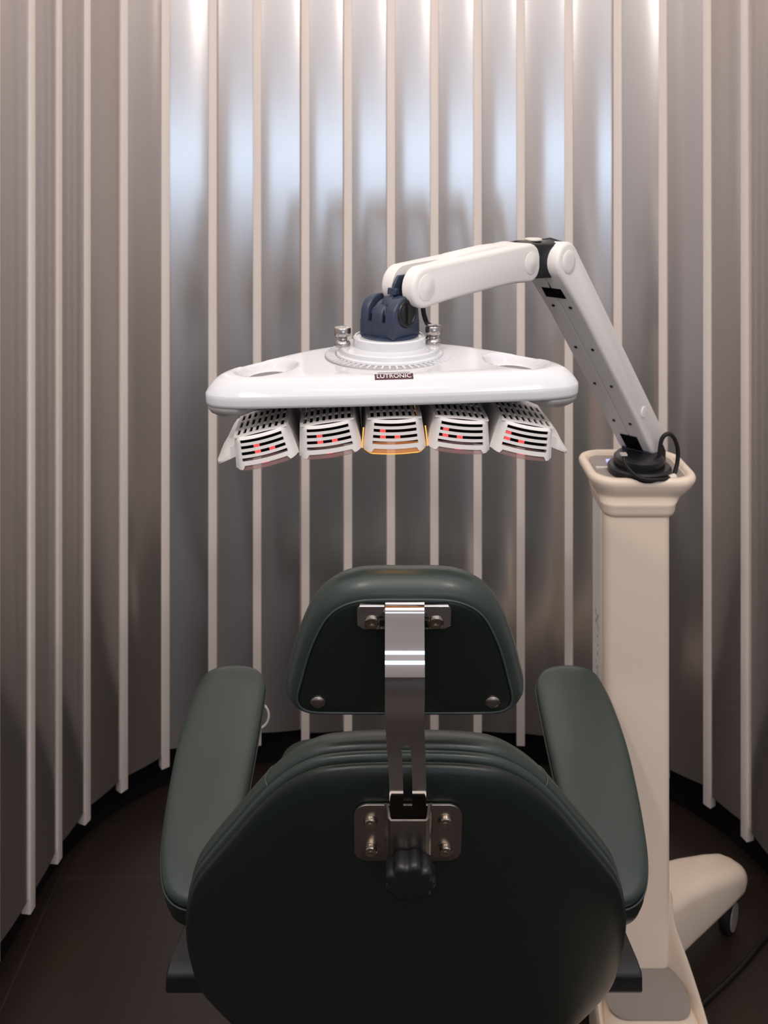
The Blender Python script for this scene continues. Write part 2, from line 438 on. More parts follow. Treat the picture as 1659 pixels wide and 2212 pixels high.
for i in range(slot0+1):
    t, nn = strap_frame(i)
    rings.append([ctr[i]+BX*(-SW)+nn*0.0018, ctr[i]+BX*SW+nn*0.0018, ctr[i]+BX*SW-nn*0.0018, ctr[i]-BX*SW-nn*0.0018])
loft(bm, rings)
for sg in (-1, 1):                                            # below: two legs beside the adjusting slot
    rings = []
    for i in range(slot0, 140):
        t, nn = strap_frame(i); k = i-slot0
        xi = 0.0052 if k > 1 else (0.0 if k == 0 else 0.0038)
        a, b = sorted((sg*xi, sg*SW))
        rings.append([ctr[i]+BX*a+nn*0.0018, ctr[i]+BX*b+nn*0.0018, ctr[i]+BX*b-nn*0.0018, ctr[i]+BX*a-nn*0.0018])
    loft(bm, rings)
obj('headrest_strap', bm, M['chrome'], chair, sharp=30, label='curved chrome strap joining headrest to backrest')
# bracket plate on the backrest
def bp(px, py, w=0.0): return on_plane(px, py, BO2, BN)+BN*w
pc = bp(884, 1793, 0.002); a = bp(768, 1793); b = bp(1000, 1793); c0 = bp(884, 1733); c1 = bp(884, 1853)
wx = (b-a).length/2; wy = (c1-c0).length/2; pc.x = CX+0.0005
chx = 0.0265
bm = bmesh.new()
pl = []
for x, y in rrect(wx, wy, 0.017, 7): pl.append((x, y))
outl = pl
prism(bm, outl, pc, BX, BV, BN, -0.001, 0.0022); bevel_sharp(bm, 0.0006, 2, 50)
plate = obj('bracket_plate', bm, M['satin_steel'], chair, label='steel bracket plate with four bolts')
bm = bmesh.new()                                             # raised channel that clamps the strap
ct = pc+BV*(wy+0.0030)
prof_c = [(-chx-0.002, 0.0015), (-chx+0.001, 0.0035), (-chx+0.003, 0.019), (-chx+0.006, 0.0225), (chx-0.006, 0.0225), (chx-0.003, 0.019), (chx-0.001, 0.0035), (chx+0.002, 0.0015),
          (chx-0.0005, 0.0015), (chx-0.0035, 0.0035), (chx-0.0055, 0.0175), (chx-0.007, 0.0203), (-chx+0.007, 0.0203), (-chx+0.0055, 0.0175), (-chx+0.0035, 0.0035), (-chx+0.0005, 0.0015)]
prism(bm, prof_c, ct, BX, BN, BV, -(2*wy)+0.008, 0.0)
obj('strap_clamp', bm, M['satin_steel'], plate, sharp=30)
for px, py in ((800, 1765), (962, 1763), (801, 1825), (962, 1825)):
    bm = bmesh.new(); c = bp(px, py, 0.004)
    lathe(bm, [(0.0092, 0.0), (0.0092, 0.0006), (0.0078, 0.0008), (0.0078, 0.0042), (0.0068, 0.0052), (0.0032, 0.0052), (0.0028, 0.0025), (0, 0.0025)], c, BN, 26); obj('bolt', bm, M['bolt'], plate)
bm = bmesh.new(); kc = bp(884, 1823, 0.0225)                 # fluted clamp knob
KN = 90; rings = []
for h, k in ((0.0, 0.55), (0.0015, 0.92), (0.004, 1.0), (0.018, 1.0), (0.0215, 0.97), (0.0240, 0.90), (0.0250, 0.78)):
    r = []
    for i in range(KN):
        a = 2*PI*i/KN; fl = 0.5+0.5*math.cos(a*9+0.4); fl = fl**0.5
        rr = (0.0260+0.0046*fl)*k
        r.append(kc+BN*h+(BX*math.cos(a)+BV*math.sin(a))*rr)
    rings.append(r)
loft(bm, rings); obj('knob', bm, M['black_plastic'], chair, sharp=55, label='black fluted clamp knob')
bm = bmesh.new(); lathe(bm, [(0.012, -0.003), (0.012, 0.004)], kc-BN*0.0, BN, 24); obj('knob_stem', bm, M['bolt'], chair)

# armrests
D1, Z1, SL = 1.220, 0.4996, 0.40
AN = V(0, -SL, 1).normalized(); AO = V(0, D1, Z1)
ah = [(520,1432),(480,1434),(447,1447),(428,1475),(408,1520),(383,1600),(363,1700),(350,1790),(346,1850),(351,1900),(366,1930),(395,1947),(440,1950),(478,1930),(497,1870),(515,1790),(531,1720),(552,1610),(571,1495),(572,1466),(555,1441)]
ao = [on_plane(x, y, AO, AN) for x, y in ah]
AY = V(0, 1, SL).normalized()
al2 = ccw([tuple(p) for p in catmull([V((p-AO).dot(BX)-CX, (p-AO).dot(AY), 0) for p in ao], 140, True)])
_ys = [p[1] for p in al2]; _y0, _y1 = min(_ys), max(_ys)
def _mid(y):
    xs = []
    for i in range(len(al2)):
        a, b = al2[i-1], al2[i]
        if (a[1]-y)*(b[1]-y) <= 0 and a[1] != b[1]: xs.append(a[0]+(b[0]-a[0])*(y-a[1])/(b[1]-a[1]))
    return (min(xs)+max(xs))/2
_A = Vector((_mid(_y0+0.060), _y0+0.060)); _B = Vector((_mid(_y1-0.055), _y1-0.055))
def arm_rings(prof, mx):
    ol = [(p[0], p[1]) for p in al2]; out = []
    for e, w in prof:
        if e > -0.002: q = poly_offset(ol, e)
        else:
            q = []
            for p in ol:
                p = Vector(p[:2]); t = max(0, min(1, (p-_A).dot(_B-_A)/(_B-_A).length_squared)); c = _A.lerp(_B, t); d = c-p
                q.append(p+d.normalized()*min(-e, d.length*0.9))
        out.append([AO+BX*(CX+mx*p[0])+AY*p[1]-AN*min(w, 0.0155)-V(0,0,max(0, w-0.0155)) for p in q])
    return out
for mx in (1, -1):
    bm = bmesh.new()
    loft(bm, arm_rings([(-0.045, -0.0035), (-0.03, -0.003), (-0.018, -0.0015), (-0.008, 0.0), (-0.003, 0.0025), (-0.0005, 0.006), (0.0, 0.010), (-0.001, 0.016)], mx))
    arm = obj('armrest', bm, M['leather'], chair, sharp=None)
    bm = bmesh.new()
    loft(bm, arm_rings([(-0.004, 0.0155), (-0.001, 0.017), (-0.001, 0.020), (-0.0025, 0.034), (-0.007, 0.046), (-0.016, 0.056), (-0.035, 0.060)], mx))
    obj('armrest_side', bm, M['leather_shaded'], arm, sharp=None)
    bm = bmesh.new(); r = arm_rings([(0.0004, 0.0165)], mx)[0]; rg = []
    for i, p in enumerate(r):
        t = (r[(i+1) % len(r)]-r[i-1]).normalized(); a = AN; b = t.cross(a).normalized()
        rg.append([p+(a*math.cos(2*PI*k/8)+b*math.sin(2*PI*k/8))*0.0013 for k in range(8)])
    rv = [[bm.verts.new(q) for q in q2] for q2 in rg]; stitch(bm, rv+[rv[0]])
    obj('piping', bm, M['seam'], arm, sharp=None)
    # black support: foot block, sloping plate, post
    bm = bmesh.new()
    def sx(px, d): return CX+mx*((px-HX)*d/F-CX)
    d0 = 1.270; dt = 1.335
    zt = P(0, 2104, d0).z; zb = P(0, 2151, d0).z; zp = P(0, 1985, dt).z
    sec = [(d0+0.004, zb, 360), (d0, zb+0.004, 357), (d0, zt-0.005, 357), (d0+0.004, zt, 360), (d0+0.016, zt+0.006, 366), (dt, zp, 402), (dt+0.006, zp-0.012, 402), (d0+0.030, zt-0.012, 366), (d0+0.026, zb+0.004, 357), (d0+0.020, zb, 360)]
    loft(bm, [[V(sx(x, y), y, z) for y, z, x in sec], [V(sx(475, y), y, z) for y, z, x in sec]])
    bevel_sharp(bm, 0.0045, 3, 35)
    obj('armrest_support', bm, M['black_plastic'], chair, label='black armrest support bracket')
# seat, pedestal and base (mostly hidden by the backrest)
bm = bmesh.new(); pts = rrect(0.225, 0.23, 0.06, 8)
loft(bm, [[V(CX+x*k, 1.56+y*k, z) for x, y in pts] for k, z in ((0.9, 0.25), (1.0, 0.265), (1.0, 0.325), (0.97, 0.345), (0.85, 0.355), (0.5, 0.358))]); obj('seat', bm, M['leather'], chair, sharp=None)
bm = bmesh.new(); lathe(bm, [(0.06, 0.03), (0.055, 0.06), (0.045, 0.10), (0.045, 0.25)], V(CX, 1.52, 0), n=32); obj('pedestal', bm, M['satin_steel'], chair)
bm = bmesh.new(); lathe(bm, [(0.20, 0.0), (0.205, 0.008), (0.19, 0.022), (0.10, 0.032), (0.06, 0.034)], V(CX, 1.52, 0), n=48); obj('foot_plate', bm, M['black_plastic'], chair)
bm = bmesh.new()
box(bm, V(CX, 1.385, 0.235), 0.34, 0.36, 0.03); bevel_sharp(bm, 0.006); obj('seat_frame', bm, M['black_plastic'], chair)
bm = bmesh.new()                                             # thin white loop hanging at the inside of the left armrest
c = P(556, 1546, 1.60); tube(bm, [c+V(math.cos(a)*0.0195, 0.003*math.sin(a), math.sin(a)*0.0205) for a in [k*0.3-2.6 for k in range(18)]], 0.0019, 10, 60)
obj('pull_loop', bm, M['white_satin'], chair, label='thin white loop at the inside of the left armrest')

# ================================================================== LAMP
lamp = thing('therapy_lamp', (0.4255, 1.60, 0), 'white medical lamp on a cream column, folding arm holding five red lit panels', 'lamp')
# ---- column
xc, yc = 0.4255, 1.600
bm = bmesh.new(); pts = rrect(0.0555, 0.050, 0.014, 6)
loft(bm, [[V(xc+x, yc+y, z) for x, y in pts] for z in (0.095, 0.885)]); column = obj('column', bm, M['cream_plastic'], lamp, label='tall cream plastic column')
bm = bmesh.new(); box(bm, V(xc-0.0556, yc+0.008, 0.50), 0.0012, 0.062, 0.74); bevel_sharp(bm, 0.0005, 1); obj('side_strip', bm, M['white_satin'], column)
# little dark characters printed along the left side of the column
bm = bmesh.new()
for (py, h, rot) in ((1333, 0.016, 0.6), (1352, 0.014, -0.7), (1374, 0.006, 0), (1394, 0.004, 0), (1411, 0.006, 0), (1440, 0.008, 0.5), (1454, 0.008, -0.5)):
    z = P(0, py, 1.60).z; ey = V(0, math.cos(rot), math.sin(rot)); ez = V(0, -math.sin(rot), math.cos(rot))
    box(bm, V(xc-0.0564, 1.60, z), 0.0006, 0.0035, h, V(1,0,0), ey, ez)
    if abs(rot) > 0: box(bm, V(xc-0.0564, 1.612, z+0.003), 0.0006, 0.0030, h*0.7, V(1,0,0), V(0, math.cos(rot), -math.sin(rot)), V(0, math.sin(rot), math.cos(rot)))
obj('side_lettering', bm, M['grey_plastic'], column, label='small dark printed characters')
# ---- cap tray
tx, ty = 0.437, 1.608
def capring(k, r, z, ox=0.0, oy=0.0, hx=0.0905, hy=0.078): return [V(tx+ox+x, ty+oy+y, z) for x, y in rrect(hx+k, hy+k, r+k*0.5, 8)]
bm = bmesh.new()
def nb(k, z): return [V(xc+0.003+x, yc+y, z) for x, y in rrect(0.0565+k, 0.0515+k, 0.016+k*0.6, 8)]
loft(bm, [nb(0, 0.868), nb(0.003, 0.870), nb(0.005, 0.876), nb(0.0065, 0.886), nb(0.009, 0.892), capring(-0.0205, 0.036, 0.8975, -0.003), capring(-0.0135, 0.040, 0.904, -0.0015), capring(-0.0065, 0.042, 0.914), capring(-0.001, 0.042, 0.924), capring(0.0, 0.042, 0.930), capring(-0.002, 0.042, 0.9345),
          capring(-0.006, 0.042, 0.9365), capring(-0.011, 0.042, 0.936), capring(-0.014, 0.042, 0.932), capring(-0.016, 0.042, 0.928)], cap1=True)
cap = obj('cap_tray', bm, M['cream_plastic'], lamp, sharp=None, label='cream flared tray on top of the column')
bm = bmesh.new(); loft(bm, [capring(-0.018, 0.03, 0.9275), capring(-0.018, 0.03, 0.9300), capring(-0.020, 0.03, 0.9305)]); obj('control_plate', bm, M['warm_grey'], cap)
ZP = 0.9305
def atz(px, py, z=ZP):
    d = (H-z)*F/(py-HY); return P(px, py, d)
bm = bmesh.new(); box(bm, atz(1319, 999)+V(0,0,0.001), 0.012, 0.020, 0.003); obj('display', bm, M['led_blue'], cap, label='small glowing blue display')
bm = bmesh.new(); box(bm, atz(1300, 1011)+V(0,0,0.001), 0.020, 0.006, 0.002); obj('label_plate', bm, M['silver'], cap)
tc = atz(1381, 1020); 
bm = bmesh.new(); lathe(bm, [(0.052, 0.0), (0.053, 0.003), (0.053, 0.011), (0.050, 0.014), (0.030, 0.015)], tc, n=48); turn = obj('turntable', bm, M['black_plastic'], lamp)
bm = bmesh.new(); lathe(bm, [(0.042, 0.014), (0.043, 0.016), (0.042, 0.026), (0.037, 0.031), (0.016, 0.034)], tc+V(0,0.002,0), n=48); obj('turntable_hub', bm, M['black_plastic'], turn)
# ---- arm
AZ = V(-0.66, -0.75, 0).normalized(); NN = V(0.75, -0.66, 0).normalized()
LB = V(0.4440, 1.607, 0.986); LT = V(0.2525, 1.4025, 1.3160)
UR = V(0.1938, 1.3660, 1.3190); UL = V(0.0330, 1.1840, 1.3125)
def stadium(L, h0, h1, hm, n=14):
    """outline from x=0 (end radius h0) to x=L (end radius h1) with waist hm on the under side"""
    o = []
    for k in range(n+1):
        a = PI/2+PI*k/n; o.append((h0*math.cos(a), h0*math.sin(a)))
    m = 12
    for k in range(1, m):
        s = k/m; lin = h0+(h1-h0)*s; w = min(1, math.sin(PI*s)*1.6); o.append((L*s, -(lin+(hm-lin)*w)))
    for k in range(n+1):
        a = -PI/2+PI*k/n; o.append((L+h1*math.cos(a), h1*math.sin(a)))
    for k in range(1, m):
        s = 1-k/m; o.append((L*s, h0+(h1-h0)*s))
    return o
def link_half(A, B, h0, h1, hm, nin, nout, flip):
    """one half shell of an arm link; nin(x) inner gap, nout outer face"""
    u = (B-A); L = u.length; u.normalize(); w = NN.cross(u).normalized()
    if w.z < 0 or (abs(w.z) < 0.3 and w.x < 0): w = -w
    if flip: w = -w
    o = stadium(L, h0, h1, hm)
    def ring(e, nv):
        q = poly_offset(ccw(o), e)
        return [A+u*p[0]+w*p[1]+NN*(nv(p[0]) if callable(nv) else nv) for p in q]
    sg = 1 if (nout > 0) else -1
    bm = bmesh.new()
    loft(bm, [ring(-0.001, nin), ring(0.0, lambda x: nin(x)+sg*0.001), ring(0.0, nout-sg*0.0055), ring(-0.0006, nout-sg*0.003), ring(-0.0022, nout-sg*0.001), ring(-0.0055, nout)])
    return bm, u, w, L
def smoothstep(a, b, x):
    t = max(0, min(1, (x-a)/(b-a))); return t*t*(3-2*t)
for sg, nm in ((1, 'near'), (-1, 'far')):
    g = lambda x, sg=sg: sg*(0.0006+0.0075*(1-smoothstep(0.02, 0.07, x)))
    bm, u, w, L = link_half(UL, UR, 0.0262, 0.0285, 0.0235, g, sg*0.0275, False)
    ua = obj('upper_arm', bm, M['white_satin'], lamp, sharp=42)
    for A in (UL, UR):
        bm = bmesh.new(); lathe(bm, [(0.0165, -0.001), (0.0165, 0.0006), (0.0150, 0.0014), (0.0085, 0.0014), (0.0075, 0.0020), (0, 0.0021)], A+NN*sg*0.0275, NN*sg, 36); obj('pivot_cap', bm, M['white_satin'], ua)
    g = lambda x, sg=sg: sg*0.0004
    bm, u, w, L = link_half(LB, LT, 0.0265, 0.0300, 0.0235, g, sg*0.0315, False)
    la = obj('lower_arm', bm, M['white_satin'], lamp, sharp=42)
    for A, s in ((LT, 1.0), (LB+(LT-LB)*0.17, 0.55)):
        bm = bmesh.new(); lathe(bm, [(0.0180*s, -0.001), (0.0180*s, 0.0006), (0.0165*s, 0.0016), (0.009*s, 0.0020), (0, 0.0021)], A+NN*sg*0.0315, NN*sg, 36); obj('pivot_cap', bm, M['white_satin'], la)
UU = (LT-LB).normalized(); WW = NN.cross(UU).normalized()
if WW.dot(V(-0.66, -0.75, 0)) < 0: WW = -WW                   # towards the underside (left, towards the chair)
LL = (LT-LB).length
bm = bmesh.new()                                              # raised strip along the top of the upper arm
uu = (UR-UL).normalized(); wu = NN.cross(uu); wu = wu if wu.z > 0 else -wu
prism(bm, [(0.060, 0.020), (0.085, 0.0305), (0.165, 0.0325), (0.195, 0.0315), (0.215, 0.027), (0.215, 0.02)], UL, uu, wu, NN, -0.013, 0.013); bevel_sharp(bm, 0.003, 3); obj('arm_spine', bm, M['white_satin'], lamp)
for s in (0.16, 0.385, 0.595, 0.825):
    for k in (-1, 1):
        bm = bmesh.new(); hw = 0.0240 if 0.2 < s < 0.8 else 0.0252
        lathe(bm, [(0.0026, -0.003), (0.0026, 0.0006), (0.0017, 0.0009), (0, 0.0009)], LB+UU*LL*s+WW*hw+NN*k*0.0150, WW, 14); obj('screw', bm, M['black_plastic'], lamp)
# elbow block
EC = (LT+UR)/2
bm = bmesh.new()
esec = [(-0.021, -0.024), (0.021, -0.024), (0.021, 0.0270), (0.0, 0.0315), (-0.021, 0.0270)]
loft(bm, [[c+NN*x+V(0,0,z) for x, z in esec] for c in (UR, UR.lerp(LT, 0.35), UR.lerp(LT, 0.65), LT)]); bevel_sharp(bm, 0.003, 2)
elbow = obj('elbow_joint', bm, M['black_plastic'], lamp, label='black elbow joint')
bm = bmesh.new(); lathe(bm, [(0.013, 0.0), (0.013, 0.002), (0.011, 0.0032), (0, 0.0035)], EC+V(0.0,0,0.0310), n=28); obj('elbow_cap', bm, M['silver'], elbow)
bm = bmesh.new(); box(bm, LT-UU*0.036+WW*0.0245, 0.034, 0.034, 0.006, NN, UU, WW); obj('slot_cover', bm, M['matte_black'], lamp)
bm = bmesh.new(); box(bm, LB+UU*0.012+WW*0.0245, 0.030, 0.044, 0.006, NN, UU, WW); obj('slot_cover', bm, M['matte_black'], lamp)
bm = bmesh.new()                                              # clevis that carries the lower arm on the turntable
prism(bm, [(-0.026, -0.034), (0.020, -0.034), (0.016, 0.005), (0.004, 0.016), (-0.014, 0.010), (-0.028, -0.010)], V(LB.x, LB.y, LB.z), -AZ*-1, V(0,0,1), NN, -0.026, 0.026); bevel_sharp(bm, 0.003, 2); obj('arm_clevis', bm, M['navy'], lamp)

# ---- cables on the cap
bm = bmesh.new()
tube(bm, [P(1424, 1003, 1.57), P(1425, 975, 1.57), P(1430, 948, 1.57), P(1443, 937, 1.57), P(1456, 946, 1.575), P(1464, 970, 1.58), P(1463, 1000, 1.58), P(1455, 1030, 1.575)], 0.0036, 12, 60)
ca = obj('arm_cable', bm, M['rubber'], lamp)
bm = bmesh.new(); lathe(bm, [(0.0045, 0), (0.0078, 0.004), (0.0078, 0.026), (0.005, 0.033), (0.004, 0.036)], atz(1428, 1004)+V(0,0,-0.001), n=20); obj('cable_plug', bm, M['rubber'], ca)
bm = bmesh.new()
tube(bm, [P(1347, 985, 1.535), P(1350, 1000, 1.530), P(1362, 1017, 1.525), P(1378, 1030, 1.522), P(1400, 1036, 1.522), P(1430, 1036, 1.53), P(1450, 1033, 1.545)], 0.0030, 12, 60)
cb = obj('arm_cable', bm, M['rubber'], lamp)
bm = bmesh.new(); tube(bm, [P(1445, 1034, 1.545), P(1458, 1030, 1.55)], 0.0058, 14, 6); obj('cable_ring', bm, M['silver'], cb)
bm = bmesh.new(); box(bm, P(1347, 981, 1.535), 0.010, 0.010, 0.003); obj('cable_clip', bm, M['silver'], cb)

# ---- lamp head (own frame: origin at the centre of the swivel ring)
YAW = math.radians(2.6); ROLL = math.radians(0.9)
HC = V(0.0068, 1.170, 1.228)
hx = V(math.cos(YAW)*math.cos(ROLL), math.sin(YAW)*math.cos(ROLL), math.sin(ROLL)); hy = V(-math.sin(YAW), math.cos(YAW), 0); hz = hx.cross(hy)
def hl(x, y, z): return HC+hx*x+hy*y+hz*z
halfR = [(0,-.121),(.05,-.1208),(.10,-.1195),(.15,-.118),(.18,-.1155),(.203,-.109),(.216,-.096),(.2175,-.08),(.2105,-.057),(.192,-.028),(.167,.002),(.135,.032),(.095,.063),(.05,.084),(0,.093)]
hout = halfR+[(-x, y) for x, y in halfR[::-1][1:-1]]
NO = 288
ho2 = [Vector((p.x, p.y)) for p in catmull([V(x, y, 0) for x, y in hout], NO, True)]
def scoop(x, y):
    e = math.sqrt(((abs(x)-0.151+(y+0.050)*0.25)/0.0360)**2+((y+0.049)/0.0420)**2)
    return -0.0136*(1-smoothstep(0.74, 1.02, e))
def crown(s): return -0.018*(1-min(1, s/0.032))**3
SLIST = [0, .0006, .0015, .003, .005, .0075, .0105, .014, .018, .022, .027, .032]
bm = bmesh.new(); rings = []
for z, e in ((-0.030, -0.004), (-0.031, -0.0025), (-0.0305, -0.001), (-0.027, -0.0003), (-0.022, 0.0)):
    rings.append([bm.verts.new(hl(p.x, p.y, z)) for p in poly_offset(ho2, e)])
cpts = [Vector((max(-0.15, min(0.15, p.x))*0.80, -0.03)) for p in ho2]
def radial(i, s):
    c = cpts[i]; d = c-ho2[i]; return ho2[i]+d.normalized()*s
for s in SLIST:
    rings.append([bm.verts.new(hl(q.x, q.y, crown(s)+scoop(q.x, q.y))) for q in (radial(i, s) for i in range(NO))])
for k in range(1, 41):
    t = k/40; r = []
    for i in range(NO):
        L = (cpts[i]-ho2[i]).length; s = 0.032+(L-0.032)*t; q = radial(i, min(s, L))
        r.append(bm.verts.new(hl(q.x, q.y, scoop(q.x, q.y))))
    rings.append(r)
stitch(bm, rings); bmesh.ops.remove_doubles(bm, verts=bm.verts, dist=0.0003)
bm.faces.ensure_lookup_table()
shell = obj('lamp_head', bm, M['white_gloss'], lamp, sharp=None, label='glossy white curved lamp head with two grip openings')
bm = bmesh.new()                                              # grey under shell
def usec(e, z):
    o = []
    for p in poly_offset(ho2, e):
        f = 1-smoothstep(0.135, 0.185, abs(p.x)) if p.y < -0.05 else 0.0
        o.append(hl(p.x, p.y+0.028*f, -0.029+(z+0.029)*(1-0.6*f)))
    return o
loft(bm, [usec(e, z) for e, z in ((-0.005, -0.029), (-0.0022, -0.0315), (-0.0025, -0.035), (-0.006, -0.040), (-0.012, -0.0435), (-0.019, -0.045))])
obj('under_shell', bm, M['grey_plastic'], shell, sharp=None)
for s in (-1, 1):                                             # dark slot at the bottom of each grip opening
    bm = bmesh.new(); ring = [(0.0235*math.cos(k*PI/20), 0.0285*math.sin(k*PI/20)) for k in range(40)]
    loft(bm, [[hl(s*(0.151+x)-s*y*0.25, -0.049+y, z) for x, y in ring] for z in (-0.0160, -0.0129)]); obj('grip_slot', bm, M['grip_grey'], shell)
# swivel ring: ribbed band, flange, collar
bm = bmesh.new(); lathe(bm, [(0.060, -0.001), (0.0815, -0.0008), (0.0815, 0.0004), (0.0805, 0.0008), (0.060, 0.0008)], HC, n=96); ribbed = obj('scale_ring', bm, M['rib_white'], shell)
bm = bmesh.new()
for k in range(56):
    a = 2*PI*k/56; e = V(math.cos(a), math.sin(a), 0); f = V(-math.sin(a), math.cos(a), 0)
    box(bm, HC+e*0.0745+V(0,0,0.0014), 0.0118, 0.0028, 0.0014, e, f)
obj('rib', bm, M['white_gloss'], ribbed).name = 'ribs'
bm = bmesh.new()
lathe(bm, [(0.060, 0.0), (0.0665, 0.0), (0.0675, 0.0015), (0.067, 0.0035), (0.0655, 0.0045), (0.0630, 0.0050), (0.0625, 0.0095), (0.0610, 0.0110), (0.0470, 0.0115), (0.0462, 0.0125), (0.0458, 0.0225), (0.0440, 0.0242), (0.0418, 0.0242), (0.0412, 0.0225), (0, 0.0220)], HC, n=96)
collar = obj('swivel_collar', bm, M['white_gloss'], lamp, sharp=32)
for px, py in ((740, 748), (936, 744)):
    z0 = 1.2385; d = (H-z0)*F/(py-HY); c = P(px, py, d)
    bm = bmesh.new(); lathe(bm, [(0.0096, 0.0), (0.0100, 0.001), (0.0100, 0.0045), (0.0088, 0.0065), (0.0062, 0.0090), (0.0060, 0.0105), (0.0072, 0.0125), (0.0104, 0.0140), (0.0108, 0.0152), (0.0108, 0.0225), (0.0100, 0.0240), (0.0075, 0.0247), (0, 0.0250)], c, n=36)
    obj('thumb_screw', bm, M['knurl'], collar, label='chrome thumb screw')
# badge and lettering laid on the crown
def crown_at(x, y):
    ip = min(range(NO), key=lambda i: (ho2[i]-Vector((x, y))).length)
    return crown((ho2[ip]-Vector((x, y))).length)
def drape(bm, lift):
    for v in bm.verts: v.co = hl(v.co.x, v.co.y, crown_at(v.co.x, v.co.y)+lift+v.co.z)
def strip(x0, x1, y0, y1, nx=16, ny=4):
    bm = bmesh.new(); g = [[bm.verts.new((x0+(x1-x0)*i/nx, y0+(y1-y0)*j/ny, 0)) for i in range(nx+1)] for j in range(ny+1)]
    for j in range(ny):
        for i in range(nx): bm.faces.new((g[j][i], g[j][i+1], g[j+1][i+1], g[j+1][i]))
    return bm
BX0, BX1, BY0, BY1 = -0.0222, 0.0222, -0.1085, -0.0975
bm = strip(BX0, BX1, BY0, BY1); drape(bm, 0.0003); badge = obj('badge', bm, M['red_badge'], shell, sharp=None, label='dark red name badge')
cu = bpy.data.curves.new('lettering', 'FONT'); cu.body = 'LUTRONIC'; cu.align_x = 'CENTER'; cu.align_y = 'CENTER'; cu.size = 1.0
to = bpy.data.objects.new('lettering_tmp', cu); COL.objects.link(to)
bpy.context.view_layer.update()
me = bpy.data.meshes.new_from_object(to.evaluated_get(bpy.context.evaluated_depsgraph_get()))
bm = bmesh.new(); bm.from_mesh(me); bpy.data.objects.remove(to); bpy.data.curves.remove(cu); bpy.data.meshes.remove(me)
xs_ = [v.co.x for v in bm.verts]; ys_ = [v.co.y for v in bm.verts]
kx = 0.0395/(max(xs_)-min(xs_)); ky = 0.0074/(max(ys_)-min(ys_)); mxx = (max(xs_)+min(xs_))/2; myy = (max(ys_)+min(ys_))/2
for v in bm.verts: v.co = V((v.co.x-mxx)*kx, (v.co.y-myy)*ky+(BY0+BY1)/2, 0)
drape(bm, 0.0006); obj('lettering', bm, M['badge_text'], badge, sharp=None, label='white word LUTRONIC')
bm = strip(-0.0185, 0.019, -0.0935, -0.0915, 12, 1); drape(bm, 0.0003); obj('line_mark', bm, M['warm_grey'], shell, sharp=None)

# ---- navy swivel bracket between collar and upper arm
SB = V(HC.x+0.0005, HC.y+0.006, HC.z+0.0235)
def lug(bm, n0, n1, r=0.0245, hgt=0.0545, base=0.0, cut=0.0):
    o = [(-0.0265, base), (0.0265, base)]
    for k in range(13):
        a = PI*k/12; o.append((r*math.cos(a)*1.02, hgt-r+r*math.sin(a)))
    prism(bm, o, SB, AZ, V(0,0,1), NN, n0, n1)
bm = bmesh.new()
for n0, n1 in ((-0.0285, -0.0155), (-0.0105, 0.0075), (0.0125, 0.0285)): lug(bm, n0, n1, hgt=(0.0515 if n0 < -0.02 or n1 > 0.02 else 0.046))
bevel_sharp(bm, 0.003, 3)
prism(bm, [(-0.0255, 0.0), (0.0255, 0.0), (0.0255, 0.0195), (-0.0255, 0.0195)], SB, AZ, V(0,0,1), NN, -0.0275, 0.0275)
swb = obj('swivel_bracket', bm, M['navy'], lamp, sharp=35, label='navy blue swivel bracket with a dark slotted dial')
bm = bmesh.new(); lathe(bm, [(0.030, 0.0), (0.0355, 0.0), (0.0365, 0.0015), (0.034, 0.003), (0.030, 0.0035)], SB-V(0,0,0.002), n=48); obj('bracket_foot', bm, M['navy'], swb)
bm = bmesh.new(); dc = SB+NN*0.0285+V(0,0,0.030)
lathe(bm, [(0.0178, -0.001), (0.0178, 0.0006), (0.0165, 0.0020), (0.0145, 0.0022), (0.0135, 0.0008), (0.0115, 0.0008), (0.0110, 0.0014), (0, 0.0014)], dc, NN, 40); dial = obj('dial', bm, M['black_plastic'], swb)
bm = bmesh.new(); box(bm, dc+NN*0.0022, 0.0045, 0.024, 0.003, AZ, V(0,0,1), NN); bevel_sharp(bm, 0.0006, 2); obj('dial_slot', bm, M['black_plastic'], dial)
bm = bmesh.new()                                              # two tongue plates and a bridge rising into the arm
tz0 = SB.z+0.028
def tp(u, z, nv): return V(SB.x, SB.y, 0)+AZ*u+NN*(nv+0.009*smoothstep(tz0, 1.318, z))+V(0,0,z)
for nn0 in (-0.0130, 0.0100):
    A = [(-0.020, tz0), (0.0225, tz0), (0.0215, tz0+0.008), (0.0125, 1.292), (0.0085, 1.300), (-0.014, 1.300), (-0.024, 1.290)]
    k = lambda z: 0.30+0.70*(1-smoothstep(tz0, 1.301, z))
    a = [bm.verts.new(tp(u, z, (nn0+0.0015)*k(z)-0.0015)) for u, z in A]; b = [bm.verts.new(tp(u, z, (nn0+0.0015)*k(z)+0.0015)) for u, z in A]
    bm.faces.new(a); bm.faces.new(b[::-1])
    for i in range(len(A)): bm.faces.new((a[i], b[i], b[(i+1) % len(A)], a[(i+1) % len(A)]))
prism(bm, [(0.0085, 1.2915), (0.0150, 1.2885), (0.0155, 1.2925), (0.0105, 1.3015), (0.002, 1.3015)], V(SB.x, SB.y, 0)+NN*0.006, AZ, V(0,0,1), NN, -0.0072, 0.0072)
prism(bm, [(-0.022, 1.298), (0.008, 1.298), (0.005, 1.316), (-0.004, 1.327), (-0.020, 1.327)], V(SB.x, SB.y, 0)+NN*0.010, AZ, V(0,0,1), NN, -0.0018, 0.0018)
prism(bm, [(0.000, 1.304), (0.0075, 1.304), (0.0065, 1.312), (0.000, 1.312)], V(SB.x, SB.y, 0)+NN*0.009, AZ, V(0,0,1), NN, -0.0070, 0.0070)
bevel_sharp(bm, 0.0005, 1)
